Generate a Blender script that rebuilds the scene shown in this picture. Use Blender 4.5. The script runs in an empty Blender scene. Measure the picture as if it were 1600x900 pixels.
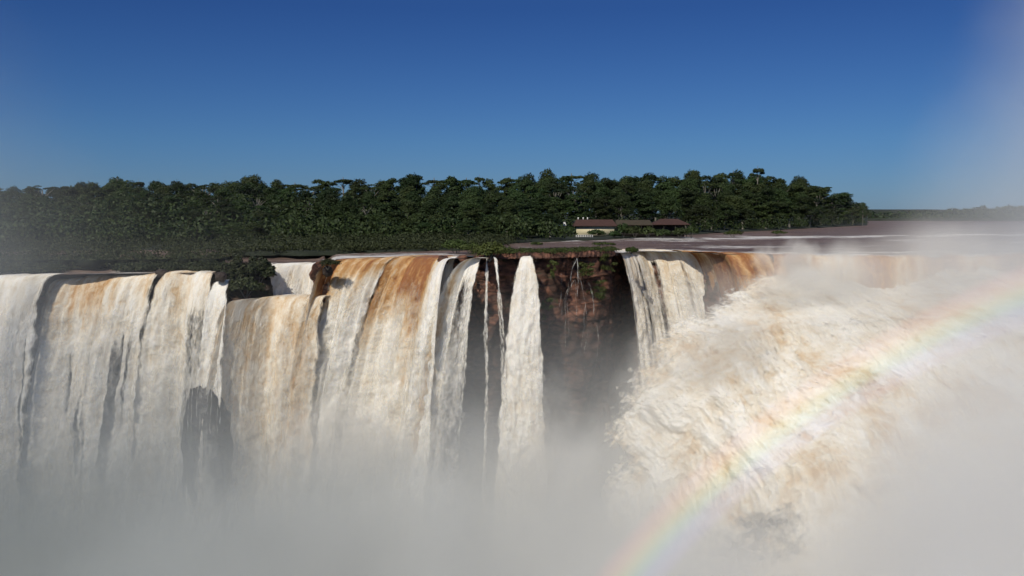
import bpy, math, random
import numpy as np
from mathutils import Vector
random.seed(7); RS = np.random.RandomState(11)
S = bpy.context.scene; COL = S.collection
R = math.radians
# ---------------------------------------------------------------- camera model
F, CX, CY, HOR = 1400.0, 800.0, 450.0, 338.0
CAMZ = 7.0
PITCH = math.atan((CY - HOR) / F)
cp, sp = math.cos(PITCH), math.sin(PITCH)
def ray(px, py):
    a = (px - CX) / F; b = (CY - py) / F
    return np.array([a, cp + b * sp, -sp + b * cp])
def atz(px, py, z=0.0):
    d = ray(px, py); t = (z - CAMZ) / d[2]
    return np.array([d[0] * t, d[1] * t, z])
def atd(px, py, D):
    d = ray(px, py); t = D / d[1]
    return np.array([d[0] * t, D, CAMZ + d[2] * t])
cam = bpy.data.cameras.new('camera'); co = bpy.data.objects.new('camera', cam); COL.objects.link(co)
cam.sensor_width = 36; cam.lens = 36 * F / 1600; cam.clip_start = .5; cam.clip_end = 20000
co.location = (0, 0, CAMZ); co.rotation_euler = (R(90) - PITCH, 0, 0)
S.camera = co
S.view_settings.view_transform = 'Standard'; S.view_settings.look = 'None'; S.view_settings.exposure = 0
# ---------------------------------------------------------------- light
BOW = Vector((-.607, -.415, .677)).normalized()
SUN = Vector((-.30, -.66, .69)).normalized()
EL = math.asin(SUN.z); AZ = math.atan2(SUN.x, SUN.y)
w = bpy.data.worlds.new('World'); S.world = w; w.use_nodes = True
nt = w.node_tree; bg = nt.nodes['Background']
sky = nt.nodes.new('ShaderNodeTexSky'); sky.sky_type = 'NISHITA'; sky.sun_disc = False
sky.sun_elevation = EL; sky.sun_rotation = AZ; sky.altitude = 200; sky.air_density = 1.0; sky.dust_density = .3; sky.ozone_density = 1.6
_tc = nt.nodes.new('ShaderNodeTexCoord'); _sx = nt.nodes.new('ShaderNodeSeparateXYZ'); nt.links.new(_tc.outputs['Generated'], _sx.inputs[0])
_rp = nt.nodes.new('ShaderNodeValToRGB'); nt.links.new(_sx.outputs[2], _rp.inputs[0])
_e = _rp.color_ramp.elements; _e.new(.12); _e.new(.3); _e.new(.6)
for _k, (_p, _c) in enumerate([(0, (.20, .335, .64)), (.08, (.17, .33, .61)), (.22, (.115, .245, .53)), (.45, (.22, .36, .62)), (1, (.8, .9, 1))]):
    _e[_k].position = _p; _e[_k].color = (*_c, 1)
_mx = nt.nodes.new('ShaderNodeMix'); _mx.data_type = 'RGBA'; _mx.blend_type = 'MULTIPLY'; _mx.inputs[0].default_value = 1
nt.links.new(sky.outputs[0], _mx.inputs[6]); nt.links.new(_rp.outputs[0], _mx.inputs[7]); nt.links.new(_mx.outputs[2], bg.inputs[0])
bg.inputs[1].default_value = .088
L = bpy.data.lights.new('sun', 'SUN'); L.energy = 3.6; L.angle = R(.5); L.color = (1, .93, .82)
lo = bpy.data.objects.new('sun', L); COL.objects.link(lo); lo.rotation_euler = SUN.to_track_quat('Z', 'Y').to_euler()
C = S.cycles
C.use_denoising = True; C.max_bounces = 6; C.transparent_max_bounces = 24; C.volume_bounces = 2
C.volume_max_steps = 256; C.diffuse_bounces = 3; C.transmission_bounces = 3; C.caustics_reflective = False; C.caustics_refractive = False
C.use_adaptive_sampling = True; C.adaptive_threshold = .03
# ---------------------------------------------------------------- numpy noise
_P = RS.permutation(256); _P = np.concatenate([_P, _P, _P])
_G = RS.normal(size=(256, 3)); _G /= np.linalg.norm(_G, axis=1)[:, None]
def noise(x, y, z=0.0):
    x, y, z = np.broadcast_arrays(np.asarray(x, float), y, z)
    xi = np.floor(x).astype(int); yi = np.floor(y).astype(int); zi = np.floor(z).astype(int)
    xf, yf, zf = x - xi, y - yi, z - zi
    fu, fv, fw = [t * t * t * (t * (t * 6 - 15) + 10) for t in (xf, yf, zf)]
    out = 0
    for i in (0, 1):
        for j in (0, 1):
            for k in (0, 1):
                h = _P[_P[_P[(xi + i) & 255] + ((yi + j) & 255)] + ((zi + k) & 255)]
                g = _G[h]
                d = g[..., 0] * (xf - i) + g[..., 1] * (yf - j) + g[..., 2] * (zf - k)
                out = out + d * (fu if i else 1 - fu) * (fv if j else 1 - fv) * (fw if k else 1 - fw)
    return out * 1.5
def fbm(x, y, z=0.0, o=4, g=.5, l=2.03):
    a, s, r = 1, 0, 0
    for i in range(o):
        r = r + a * noise(np.asarray(x) * l ** i + 17 * i, np.asarray(y) * l ** i + 5 * i, np.asarray(z) * l ** i)
        s += a; a *= g
    return r / s
def billow(x, y, z=0.0, o=4, g=.5):
    a, s, r = 1, 0, 0
    for i in range(o):
        r = r + a * np.abs(noise(np.asarray(x) * 2.1 ** i + 31 * i, np.asarray(y) * 2.1 ** i, np.asarray(z) * 2.1 ** i))
        s += a; a *= g
    return r / s
def ss(a, b, x):
    t = np.clip((np.asarray(x, float) - a) / (b - a), 0, 1); return t * t * (3 - 2 * t)
# ---------------------------------------------------------------- mesh helpers
def tag(o, label=None, cat=None, group=None, kind=None):
    if label: o['label'] = label
    if cat: o['category'] = cat
    if group: o['group'] = group
    if kind: o['kind'] = kind
    return o
def mesh_obj(name, V, Fc, mat, parent=None, attrs=None, smooth=True, loc=None):
    me = bpy.data.meshes.new(name)
    V = np.asarray(V, dtype=np.float32); Fc = np.asarray(Fc, dtype=np.int32)
    if loc is not None: V = V - np.asarray(loc, dtype=np.float32)
    n = Fc.shape[1]
    me.vertices.add(len(V)); me.vertices.foreach_set('co', V.ravel())
    me.loops.add(Fc.size); me.loops.foreach_set('vertex_index', Fc.ravel())
    me.polygons.add(len(Fc)); me.polygons.foreach_set('loop_start', np.arange(0, Fc.size, n, dtype=np.int32))
    if smooth: me.polygons.foreach_set('use_smooth', np.ones(len(Fc), dtype=bool))
    me.update(); me.validate()
    if attrs:
        for k, a in attrs.items():
            a = np.asarray(a, dtype=np.float32)
            if a.ndim == 1:
                at = me.attributes.new(k, 'FLOAT', 'POINT'); at.data.foreach_set('value', a)
            else:
                at = me.attributes.new(k, 'FLOAT_VECTOR', 'POINT'); at.data.foreach_set('vector', a.ravel())
    if mat: me.materials.append(mat)
    o = bpy.data.objects.new(name, me); COL.objects.link(o)
    if loc is not None: o.location = loc
    if parent: o.parent = parent
    return o
def empty(name, loc=(0, 0, 0)):
    o = bpy.data.objects.new(name, None); COL.objects.link(o); o.location = loc; return o
def grid_faces(nu, nv):      # vertex index = i*nv + j
    i, j = np.meshgrid(np.arange(nu - 1), np.arange(nv - 1), indexing='ij')
    a = (i * nv + j).ravel()
    return np.stack([a, a + nv, a + nv + 1, a + 1], 1)
class MB:
    def __init__(s): s.v = []; s.q = []
    def box(s, c, d, rz=0):
        k = len(s.v); cr, sr = math.cos(rz), math.sin(rz)
        for dx in (-.5, .5):
            for dy in (-.5, .5):
                for dz in (-.5, .5):
                    x, y, z = dx * d[0], dy * d[1], dz * d[2]
                    s.v.append((c[0] + x * cr - y * sr, c[1] + x * sr + y * cr, c[2] + z))
        for f in ((0, 1, 3, 2), (4, 6, 7, 5), (0, 4, 5, 1), (2, 3, 7, 6), (0, 2, 6, 4), (1, 5, 7, 3)):
            s.q.append([k + t for t in f])
    def tube(s, pts, rad, n=6):
        k = len(s.v); pts = [np.array(p, float) for p in pts]
        for i, p in enumerate(pts):
            d = pts[min(i + 1, len(pts) - 1)] - pts[max(i - 1, 0)]; d /= np.linalg.norm(d) + 1e-9
            a = np.cross(d, (0, 0, 1) if abs(d[2]) < .9 else (1, 0, 0)); a /= np.linalg.norm(a); b = np.cross(d, a)
            r = rad[i] if hasattr(rad, '__len__') else rad
            for m in range(n):
                t = 2 * math.pi * m / n; s.v.append(tuple(p + r * (a * math.cos(t) + b * math.sin(t))))
        for i in range(len(pts) - 1):
            for m in range(n):
                s.q.append([k + i * n + m, k + i * n + (m + 1) % n, k + (i + 1) * n + (m + 1) % n, k + (i + 1) * n + m])
    def build(s, name, mat, parent=None, smooth=False, loc=None):
        return mesh_obj(name, s.v, s.q, mat, parent, smooth=smooth, loc=loc)
# ---------------------------------------------------------------- material helpers
def newmat(name):
    m = bpy.data.materials.new(name); m.use_nodes = True
    n = m.node_tree; b = n.nodes['Principled BSDF']; return m, n, b
def N(nt, t, **k):
    n = nt.nodes.new(t)
    for a, v in k.items():
        if a.startswith('i_'):
            key = a[2:]; key = int(key) if key.isdigit() else key
            n.inputs[key].default_value = v
        else: setattr(n, a, v)
    return n
def ramp(nt, fac, stops, interp='LINEAR'):
    r = nt.nodes.new('ShaderNodeValToRGB'); e = r.color_ramp.elements; r.color_ramp.interpolation = interp
    while len(e) < len(stops): e.new(.5)
    for k, (p, c) in enumerate(stops):
        e[k].position = p; e[k].color = (c[0], c[1], c[2], 1) if hasattr(c, '__len__') else (c, c, c, 1)
    if fac is not None: nt.links.new(fac, r.inputs[0])
    return r
def math_(nt, op, a, b=None, clamp=False):
    m = nt.nodes.new('ShaderNodeMath'); m.operation = op; m.use_clamp = clamp
    for i, v in enumerate((a, b)):
        if v is None: continue
        if isinstance(v, (int, float)): m.inputs[i].default_value = v
        else: nt.links.new(v, m.inputs[i])
    return m.outputs[0]
def mixc(nt, f, a, b, mode='MIX'):
    m = nt.nodes.new('ShaderNodeMix'); m.data_type = 'RGBA'; m.blend_type = mode
    for sock, v in ((m.inputs[0], f), (m.inputs[6], a), (m.inputs[7], b)):
        if isinstance(v, (int, float)): sock.default_value = v
        elif isinstance(v, tuple): sock.default_value = (*v, 1)
        else: nt.links.new(v, sock)
    return m.outputs[2]
def attr(nt, n, vec=False):
    a = nt.nodes.new('ShaderNodeAttribute'); a.attribute_name = n; return a.outputs['Vector' if vec else 'Fac']
def mapped(nt, src, scale):
    m = nt.nodes.new('ShaderNodeMapping'); m.inputs['Scale'].default_value = scale; nt.links.new(src, m.inputs[0]); return m.outputs[0]

# falling water: attribute st = (across m, down m, seed); tint 0 white..1 brown; cover = opacity; foam
def water_mat(name='falling_water', k1=(.75, .36, 1), k2=(2.2, .22, 1), k3=(3.2, .7, 1), b2=.5, lo=.28, hi=.72, amax=1):
    m, n, b = newmat(name); lk = n.links.new
    st = attr(n, 'st', True)
    dw = N(n, 'ShaderNodeTexNoise', i_Scale=.5, i_Detail=3.0); lk(st, dw.inputs['Vector'])
    va = N(n, 'ShaderNodeVectorMath', operation='SCALE', i_Scale=2.2); lk(dw.outputs['Color'], va.inputs[0])
    vs = N(n, 'ShaderNodeVectorMath', operation='ADD'); lk(st, vs.inputs[0]); lk(va.outputs[0], vs.inputs[1]); sw = vs.outputs[0]
    n1 = N(n, 'ShaderNodeTexNoise', i_Scale=1.0, i_Detail=7.0, i_Roughness=.68); lk(mapped(n, sw, k1), n1.inputs['Vector'])
    n2 = N(n, 'ShaderNodeTexNoise', i_Scale=1.0, i_Detail=4.0, i_Roughness=.6); lk(mapped(n, st, k2), n2.inputs['Vector'])
    tint = attr(n, 'tint'); cov = attr(n, 'cover'); foam = attr(n, 'foam')
    t2 = math_(n, 'ADD', tint, math_(n, 'MULTIPLY', math_(n, 'SUBTRACT', n1.outputs[0], .5), 1.15))
    t2 = math_(n, 'ADD', t2, math_(n, 'MULTIPLY', math_(n, 'SUBTRACT', n2.outputs[0], .5), b2), True)
    c = ramp(n, t2, [(0, (.84, .81, .735)), (.28, (.74, .67, .545)), (.5, (.62, .48, .315)), (.72, (.47, .27, .11)), (1, (.27, .115, .048))])
    lk(c.outputs[0], b.inputs['Base Color'])
    lk(ramp(n, foam, [(0, .35), (.35, .7), (1, .9)]).outputs[0], b.inputs['Roughness'])
    b.inputs['Specular IOR Level'].default_value = .12
    b.inputs['Subsurface Weight'].default_value = .3; b.inputs['Subsurface Radius'].default_value = (1.0, .9, .75); b.inputs['Subsurface Scale'].default_value = .9
    bp = N(n, 'ShaderNodeBump', i_Distance=.8)
    lk(math_(n, 'MULTIPLY', foam, .75), bp.inputs['Strength'])
    hh = math_(n, 'ADD', math_(n, 'MULTIPLY', n1.outputs[0], 1.0), math_(n, 'MULTIPLY', n2.outputs[0], .5))
    lk(hh, bp.inputs['Height']); lk(bp.outputs[0], b.inputs['Normal'])
    # opacity: attribute broken up by fine streaks
    n3 = N(n, 'ShaderNodeTexNoise', i_Scale=1.0, i_Detail=6.0, i_Roughness=.7); lk(mapped(n, st, k3), n3.inputs['Vector'])
    a = math_(n, 'ADD', cov, math_(n, 'MULTIPLY', math_(n, 'SUBTRACT', n3.outputs[0], .5), 1.5))
    a = ramp(n, a, [(lo, 0), (hi, amax)]).outputs[0]
    lk(a, b.inputs['Alpha'])
    return m
M = {}
M['water'] = water_mat()
M['veil'] = water_mat('spray_water', k3=(2.0, .8, 1), lo=.15, hi=1.1, amax=.62)
M['torrent'] = water_mat('churning_water', (.30, .24, 1), (.8, .5, 1), (.9, .8, 1), .3)

def river_mat():
    m, n, b = newmat('river_water'); lk = n.links.new
    tc = N(n, 'ShaderNodeNewGeometry').outputs['Position']
    n1 = N(n, 'ShaderNodeTexNoise', i_Scale=1.0, i_Detail=5.0, i_Roughness=.6); lk(mapped(n, tc, (.10, .30, 1)), n1.inputs['Vector'])
    n2 = N(n, 'ShaderNodeTexNoise', i_Scale=1.0, i_Detail=6.0, i_Roughness=.7); lk(mapped(n, tc, (.22, .9, 1)), n2.inputs['Vector'])
    foam = attr(n, 'foam')
    f = math_(n, 'ADD', math_(n, 'MULTIPLY', n2.outputs[0], .75), math_(n, 'MULTIPLY', n1.outputs[0], .35))
    f = math_(n, 'ADD', f, math_(n, 'MULTIPLY', foam, .26))
    sy = N(n, 'ShaderNodeSeparateXYZ'); lk(tc, sy.inputs[0]); fd = N(n, 'ShaderNodeMapRange', i_1=300.0, i_2=520.0, i_3=0.0, i_4=-.25); lk(sy.outputs[1], fd.inputs[0]); f = math_(n, 'ADD', f, fd.outputs[0])
    fo = ramp(n, f, [(.645, 0), (.72, 1)])
    n4 = N(n, 'ShaderNodeTexNoise', i_Scale=1.0, i_Detail=4.0, i_Roughness=.7); lk(mapped(n, tc, (.035, .16, 1)), n4.inputs['Vector'])
    base = mixc(n, ramp(n, n4.outputs[0], [(.38, 0), (.62, 1)]).outputs[0], (.085, .055, .042), (.215, .15, .115))
    lk(mixc(n, fo.outputs[0], base, (.72, .69, .63)), b.inputs['Base Color'])
    b.inputs['Roughness'].default_value = .5; b.inputs['Specular IOR Level'].default_value = .14
    bp = N(n, 'ShaderNodeBump', i_Distance=.8, i_Strength=.8); lk(n2.outputs[0], bp.inputs['Height']); lk(bp.outputs[0], b.inputs['Normal'])
    return m
M['river'] = river_mat()

def rock_mat(name='basalt', moss=.5, a=(.155, .062, .042), bcol=(.055, .028, .022)):
    m, n, b = newmat(name); lk = n.links.new
    tc = N(n, 'ShaderNodeNewGeometry'); P = tc.outputs['Position']
    n1 = N(n, 'ShaderNodeTexNoise', i_Scale=.22, i_Detail=6.0, i_Roughness=.65); lk(P, n1.inputs['Vector'])
    n2 = N(n, 'ShaderNodeTexNoise', i_Scale=1.0, i_Detail=5.0, i_Roughness=.6); lk(mapped(n, P, (.5, .5, 1.3)), n2.inputs['Vector'])
    vo = N(n, 'ShaderNodeTexVoronoi', feature='DISTANCE_TO_EDGE', i_Scale=1.0); lk(mapped(n, P, (.17, .17, .20)), vo.inputs['Vector'])
    c = ramp(n, n1.outputs[0], [(.32, bcol), (.5, a), (.68, tuple(min(1, t * 1.5) for t in a))]).outputs[0]
    c = mixc(n, ramp(n, n2.outputs[0], [(.4, .8), (.62, 0)]).outputs[0], c, (.028, .018, .015))
    c = mixc(n, ramp(n, vo.outputs[0], [(0, .7), (.045, 0)]).outputs[0], c, (.012, .009, .008))
    # wet and dark below, green in places
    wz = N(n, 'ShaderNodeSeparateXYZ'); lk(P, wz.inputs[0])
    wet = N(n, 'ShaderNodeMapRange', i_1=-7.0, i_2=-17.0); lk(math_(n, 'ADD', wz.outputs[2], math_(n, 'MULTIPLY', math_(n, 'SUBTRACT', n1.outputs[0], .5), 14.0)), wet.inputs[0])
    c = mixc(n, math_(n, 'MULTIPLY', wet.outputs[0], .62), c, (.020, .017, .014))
    n3 = N(n, 'ShaderNodeTexNoise', i_Scale=.30, i_Detail=6.0, i_Roughness=.7); 
    lk(mapped(n, P, (1, 1, .7)), n3.inputs['Vector'])
    mo = ramp(n, n3.outputs[0], [(.56 + .1 * (1 - moss), 0), (.66 + .1 * (1 - moss), .9)]).outputs[0]
    c = mixc(n, mo, c, (.035, .055, .014))
    lk(c, b.inputs['Base Color']); b.inputs['Roughness'].default_value = .75; b.inputs['Specular IOR Level'].default_value = .3
    bp = N(n, 'ShaderNodeBump', i_Distance=.5, i_Strength=.8); lk(math_(n, 'ADD', n2.outputs[0], math_(n, 'MULTIPLY', vo.outputs[0], .8)), bp.inputs['Height']); lk(bp.outputs[0], b.inputs['Normal'])
    return m
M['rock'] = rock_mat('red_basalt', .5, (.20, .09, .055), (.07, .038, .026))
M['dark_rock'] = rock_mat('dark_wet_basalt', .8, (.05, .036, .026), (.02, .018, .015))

def leaf_mat(name, c0, c1, var=.5):
    m, n, b = newmat(name); lk = n.links.new
    oi = N(n, 'ShaderNodeObjectInfo'); g = N(n, 'ShaderNodeNewGeometry')
    n1 = N(n, 'ShaderNodeTexNoise', i_Scale=.55, i_Detail=3.0); lk(g.outputs['Position'], n1.inputs['Vector'])
    f = math_(n, 'ADD', math_(n, 'MULTIPLY', g.outputs['Random Per Island'], .55), math_(n, 'MULTIPLY', n1.outputs[0], .5), True)
    c = mixc(n, f, c0, c1)
    hs = N(n, 'ShaderNodeHueSaturation', i_Saturation=1.0)
    lk(math_(n, 'ADD', math_(n, 'MULTIPLY', oi.outputs['Random'], .05), .475), hs.inputs['Hue'])
    r2 = math_(n, 'FRACT', math_(n, 'MULTIPLY', oi.outputs['Random'], 7.31))
    lk(math_(n, 'ADD', math_(n, 'MULTIPLY', r2, var), 1 - var * .55), hs.inputs['Value']); lk(c, hs.inputs['Color'])
    lk(hs.outputs[0], b.inputs['Base Color']); b.inputs['Roughness'].default_value = .6; b.inputs['Specular IOR Level'].default_value = .2
    return m
M['leaf'] = leaf_mat('forest_foliage', (.011, .021, .008), (.047, .069, .019), .8)
M['scrub'] = leaf_mat('scrub_foliage', (.016, .022, .010), (.040, .052, .018), .4)
M['bush'] = leaf_mat('bush_foliage', (.022, .034, .010), (.075, .095, .022), .4)
def plain(name, col, rough=.7, noise_amt=.3, scale=1.5):
    m, n, b = newmat(name); lk = n.links.new
    g = N(n, 'ShaderNodeNewGeometry'); n1 = N(n, 'ShaderNodeTexNoise', i_Scale=scale, i_Detail=5.0); lk(g.outputs['Position'], n1.inputs['Vector'])
    c = mixc(n, n1.outputs[0], tuple(t * (1 - noise_amt) for t in col), tuple(min(1, t * (1 + noise_amt)) for t in col))
    lk(c, b.inputs['Base Color']); b.inputs['Roughness'].default_value = rough; return m
M['bark'] = plain('pale_bark', (.20, .185, .15), .8, .5, .8)
M['ground'] = plain('forest_ground', (.014, .020, .009), .95, .6, .3)
M['cream'] = plain('cream_wall', (.62, .56, .36), .8, .12, .8)
M['tiles'] = plain('brown_roof_tiles', (.060, .027, .019), .8, .5, 1.2)
M['moss_tiles'] = plain('mossy_roof_tiles', (.05, .038, .022), .9, .6, .9)
M['dark_wood'] = plain('dark_veranda', (.022, .017, .013), .8, .4)
M['white'] = plain('white_paint', (.75, .74, .70), .6, .1)

# ---------------------------------------------------------------- lips (photo pixels measured on the river level)
def poly(pts, n=None, step=.3):
    pts = np.array(pts, float); d = np.r_[0, np.cumsum(np.linalg.norm(np.diff(pts[:, :3], axis=0), axis=1))]
    n = n or max(4, int(d[-1] / step)); s = np.linspace(0, d[-1], n)
    # smooth with cubic-ish: linear then gaussian
    out = np.stack([np.interp(s, d, pts[:, k]) for k in range(pts.shape[1])], 1)
    return out, s
LIPS = [  # px, py, z : whole rim of the gorge
    (-330, 430, -2.6), (-60, 430, -2.6), (0, 430, -2.6), (85, 429, -2.6), (240, 426, -2.4), (335, 426, -2.4), (352, 440, -4.0), (360, 469, -6.8), (430, 465, -6.8), (498, 463, -6.6), (508, 440, -4.0),
    (520, 405, -.45), (600, 401, -.1), (690, 400, 0), (740, 400, 0), (860, 399, 0), (968, 395, 0), (1000, 392, 0), (1060, 393, 0), (1130, 397, 0), (1200, 397, 0),
    (1300, 400, 0), (1400, 402, 0), (1500, 401, 0), (1620, 398, 0), (1900, 398, 0)]
rim = np.array([atz(x, y, z) for x, y, z in LIPS])
rimp, rims = poly(rim, step=.5)
for k in range(3):
    rimp[1:-1] = (rimp[:-2] + rimp[2:] + 2 * rimp[1:-1]) / 4

# river: fan from the rim to the horizon
def river():
    tt = np.r_[np.linspace(0, .5, 60), np.linspace(.55, 3, 50), np.array([4, 6, 9, 15, 25, 45])]
    b = rimp[::2]; V = []
    X = b[:, None, 0] * (1 + tt[None]); Y = b[:, None, 1] * (1 + tt[None])
    Z = .10 * fbm(X * .25, Y * .6, 0, 3) - .03 + b[:, None, 2] * np.where(b[:, None, 2] < -4, 1 - .8 * ss(.045, .06, tt)[None] - .2 * ss(.06, .3, tt)[None], 1 - ss(.0, .25, tt)[None])
    pxr = (b[:, 0] / b[:, 1] * F * cp + CX)
    lipm = np.clip(ss(735, 715, pxr) * ss(370, 520, pxr) + ss(966, 985, pxr) + .55 * ss(360, 330, pxr) * (.5 + 1.4 * noise(pxr * .02, 3.3)), 0, 1)
    foam = ss(.13, .0, tt)[None] * lipm[:, None] * (.75 + 1.2 * noise(X * .15, Y * .35, 8)) * 1.1 + (.55 + .9 * noise(X * .05, Y * .12)) * np.exp(-((Y - 262 - X * .45) / 22) ** 2) * ss(-30, 20, X) + .5 * ss(.2, .5, noise(X * .03, Y * .06, 4))
    mesh_obj('river', np.stack([X, Y, Z], 2).reshape(-1, 3), grid_faces(*X.shape), M['river'], attrs={'foam': np.clip(foam, 0, 1.4).ravel()})['kind'] = 'structure'
river()

# cliff wall below the rim
def cliff():
    zz = np.r_[np.linspace(0, -30, 110), np.linspace(-31, -80, 40)]
    s = rims[:, None]; z = zz[None]
    tan = np.gradient(rimp, axis=0); tan /= np.linalg.norm(tan, axis=1)[:, None]
    nx, ny = tan[:, 1][:, None], -tan[:, 0][:, None]     # outward (towards the gorge)
    # blocky columns: quantised noise
    q = fbm(s * .11, z * .03, 3., 2) * 9; q = (np.floor(q) + ss(.0, .18, q - np.floor(q))) / 9 * 2.2; q2 = fbm(s * .35, z * .10, 13., 2) * 5; q = q + .35 * (np.floor(q2) + ss(0, .2, q2 - np.floor(q2))) / 5
    lz = (z + 3 * fbm(s * .07, 0 * z, 9., 2)) / 4.2; led = np.floor(lz) + ss(0, .15, lz - np.floor(lz))
    off = .5 + 1.8 * q + .9 * noise(led * 1.37, s * .10) + .7 * fbm(s * .5, z * .5, 1., 4) - .4 * ss(-.5, 0, z)
    pxc = (rimp[:, 0] / rimp[:, 1] * F * cp + CX)[:, None]; bare = ss(742, 765, pxc) * ss(972, 958, pxc)
    off = (off - .5) * (.45 + .75 * bare) - 2.4 * (1 - bare) - .9
    off = off - .6 * ss(-1.5, 0, z)
    X = rimp[:, 0][:, None] + nx * off; Y = rimp[:, 1][:, None] + ny * off
    Z = z + rimp[:, 2][:, None] + .25 * fbm(s * .4, z * .3, 5., 3) + 0 * s
    Z[:, 0] = rimp[:, 2] - .25
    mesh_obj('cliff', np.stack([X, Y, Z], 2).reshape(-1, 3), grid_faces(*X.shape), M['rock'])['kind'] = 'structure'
cliff()
def gorge_floor():
    x = np.linspace(-260, 320, 60); y = np.linspace(-120, 190, 40); X, Y = np.meshgrid(x, y, indexing='ij')
    mesh_obj('gorge_pool', np.stack([X, Y, -76 + fbm(X * .05, Y * .05) * 2], 2).reshape(-1, 3), grid_faces(60, 40), M['water_pool'])['kind'] = 'structure'
M['water_pool'] = plain('pool_water', (.55, .54, .5), .5, .2, .1)
gorge_floor()

# ---------------------------------------------------------------- waterfalls
def fall(label, lip, depth=70, tint=.2, tint_len=6., brown=0.0, edge=1.2, amp=1.0, thin=0.0, parent=None, name='waterfall', seed=0, up=7.0,
         grey=0, step=.26, vstep=.32, cover0=1.0, strands=None, group='waterfalls dropping into the gorge', lipdrop=.0, gaps=.75, veil=True, holes=None, tfn=None):
    """lip rows: px, py, z, vx, vy ; water runs along (vx, vy) m/s and falls"""
    rows = []
    for r in lip:
        p = atz(r[0], r[1], r[2]); rows.append((p[0], p[1], p[2] + .1, r[3], r[4]))
    rr_ = np.array(rows); tm = math.sqrt(depth / 4.9)
    w0 = np.linalg.norm(rr_[-1, :2] - rr_[0, :2]); w1 = np.linalg.norm((rr_[-1, :2] + rr_[-1, 3:] * tm) - (rr_[0, :2] + rr_[0, 3:] * tm))
    L_, s = poly(rows, n=max(8, int(max(w0, w1) / step)))
    for k in range(8): L_[1:-1] = (L_[:-2] + L_[2:] + 2 * L_[1:-1]) / 4
    nu = len(s)
    rg = ss(0, 6, s) * ss(0, 6, s[-1] - s) if s[-1] > 9 else 0
    L_[:, 1] += rg * 1.3 * noise(s * .16, seed * 3.3, .5); L_[:, 2] += rg * (.32 * noise(s * .3, seed * 5.1, 1.5) + .14 * noise(s * .9, seed, 2.5))
    # time samples with even arc length
    tmax = math.sqrt(depth / 4.9); t = np.linspace(-1.2, tmax, 1200)
    sp_ = .45
    sp2 = lambda t: np.where(t > 0, t, 0) if sp_ == 0 else .5 * (t + np.sqrt(t * t + .12))
    zt = -4.9 * sp2(t) ** 2 + 4.9 * sp2(np.array(-1.2)) ** 2
    vm = float(np.mean(np.hypot(L_[:, 3], L_[:, 4])))
    arc = np.r_[0, np.cumsum(np.hypot(np.diff(zt), np.diff(t) * max(vm, 1)))]
    nv = int(arc[-1] / vstep); la = np.linspace(0, arc[-1], nv); tv = np.interp(la, arc, t); zv = np.interp(la, arc, zt)
    l0 = np.interp(0, t, arc); dl = la - l0                  # distance below the lip
    sg, tg = np.meshgrid(s, tv, indexing='ij'); dg = np.broadcast_to(dl, sg.shape)
    sd = seed * 13.7
    # wander of the strands
    wob = .5 * fbm(sg * .15, dg * .03, sd, 2) * ss(0, 20, dg)
    vx, vy = L_[:, 3][:, None], L_[:, 4][:, None]
    spd = 1 + .28 * noise(sg * .35, 0 * sg, sd + 3) + .14 * noise(sg * 1.1, 0 * sg, sd + 5)      # neighbouring strands are thrown differently
    spd = np.where(tg > 0, spd, 1)
    X = L_[:, 0][:, None] + vx * tg * spd + wob
    Y = L_[:, 1][:, None] + vy * tg * spd
    Z = L_[:, 2][:, None] + zv[None] + lipdrop
    Z = Z + (.12 * fbm(sg * .5, dg * .3, sd + 1, 3)) * ss(-8, -1, dg)
    Z = Z - .25 * ss(-up * .3, -up, dg)
    # displacement outwards
    vn = np.hypot(vx, vy) + 1e-6; ox, oy = vx / vn, vy / vn
    ox = ox * .5; oy = -np.sqrt(1 - ox ** 2)
    LX = L_[:, 0][:, None] + vx * np.maximum(tg, 0); LY = L_[:, 1][:, None] + vy * np.maximum(tg, 0)
    acr = np.concatenate([np.zeros((1, nv)), np.cumsum(np.hypot(np.diff(LX, axis=0), np.diff(LY, axis=0)), axis=0)], 0); acr = acr - acr[-1:] * .5 + s[-1] * .5
    s0 = sg; sg = acr
    wa = 3.0 * fbm(sg * .12, dg * .09, sd + 20, 3); wb = 4.0 * fbm(sg * .12, dg * .09, sd + 25, 3); gg = ss(2, 14, dg)
    st1 = fbm((sg + wa * .5 * gg) * .40, (dg + wb) * .045, sd + 2, 5, .6)
    fine = fbm(sg * 1.3, dg * .8, sd + 30, 2, .6) * gg
    cl = .04 + billow((sg + wa * gg) * .24, (dg + wb) * .10, sd + 4, 6, .62)
    grow = ss(0, 9, dg) * .55 + ss(8, 40, dg) * .9
    disp = amp * (st1 * (.5 + 1.0 * grow) + (cl - .3) * 2.3 * grow) + .28 * fine
    sg = s0
    X = X + ox * disp; Y = Y + oy * disp
    Z = Z - .0 * disp
    # attributes
    foam = np.clip(ss(-.5, 7, dg + 6 * noise(sg * .3, 0 * sg, sd + 7)) + .3 * ss(0, 1, tint * 0 + .0), 0.06, 1)
    bn = fbm(sg * .22, dg * .02, sd + 8, 3)                        # which strands are brown
    tl = tint_len * (1 + 1.6 * bn)
    T = tint + brown * (1 + 2.4 * bn) * (1 - ss(tl * .2, tl * 1.6 + 1, dg)) + .10 * (ss(.1, .5, bn)) * ss(0, 4, dg)
    T = T - .28 * (cl - .3) * grow * 1.5
    if tfn is not None: T = T + tfn(sg, s[-1], dg)
    wid = s[-1]; e = np.minimum(acr - acr[:1], acr[-1:] - acr)
    ed = e + edge * .6 * noise(sg * 0 + np.where(sg < wid / 2, 3, 9), dg * .12, sd) + edge * .4 * noise(sg * 0 + 1, dg * .5, sd)
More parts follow.
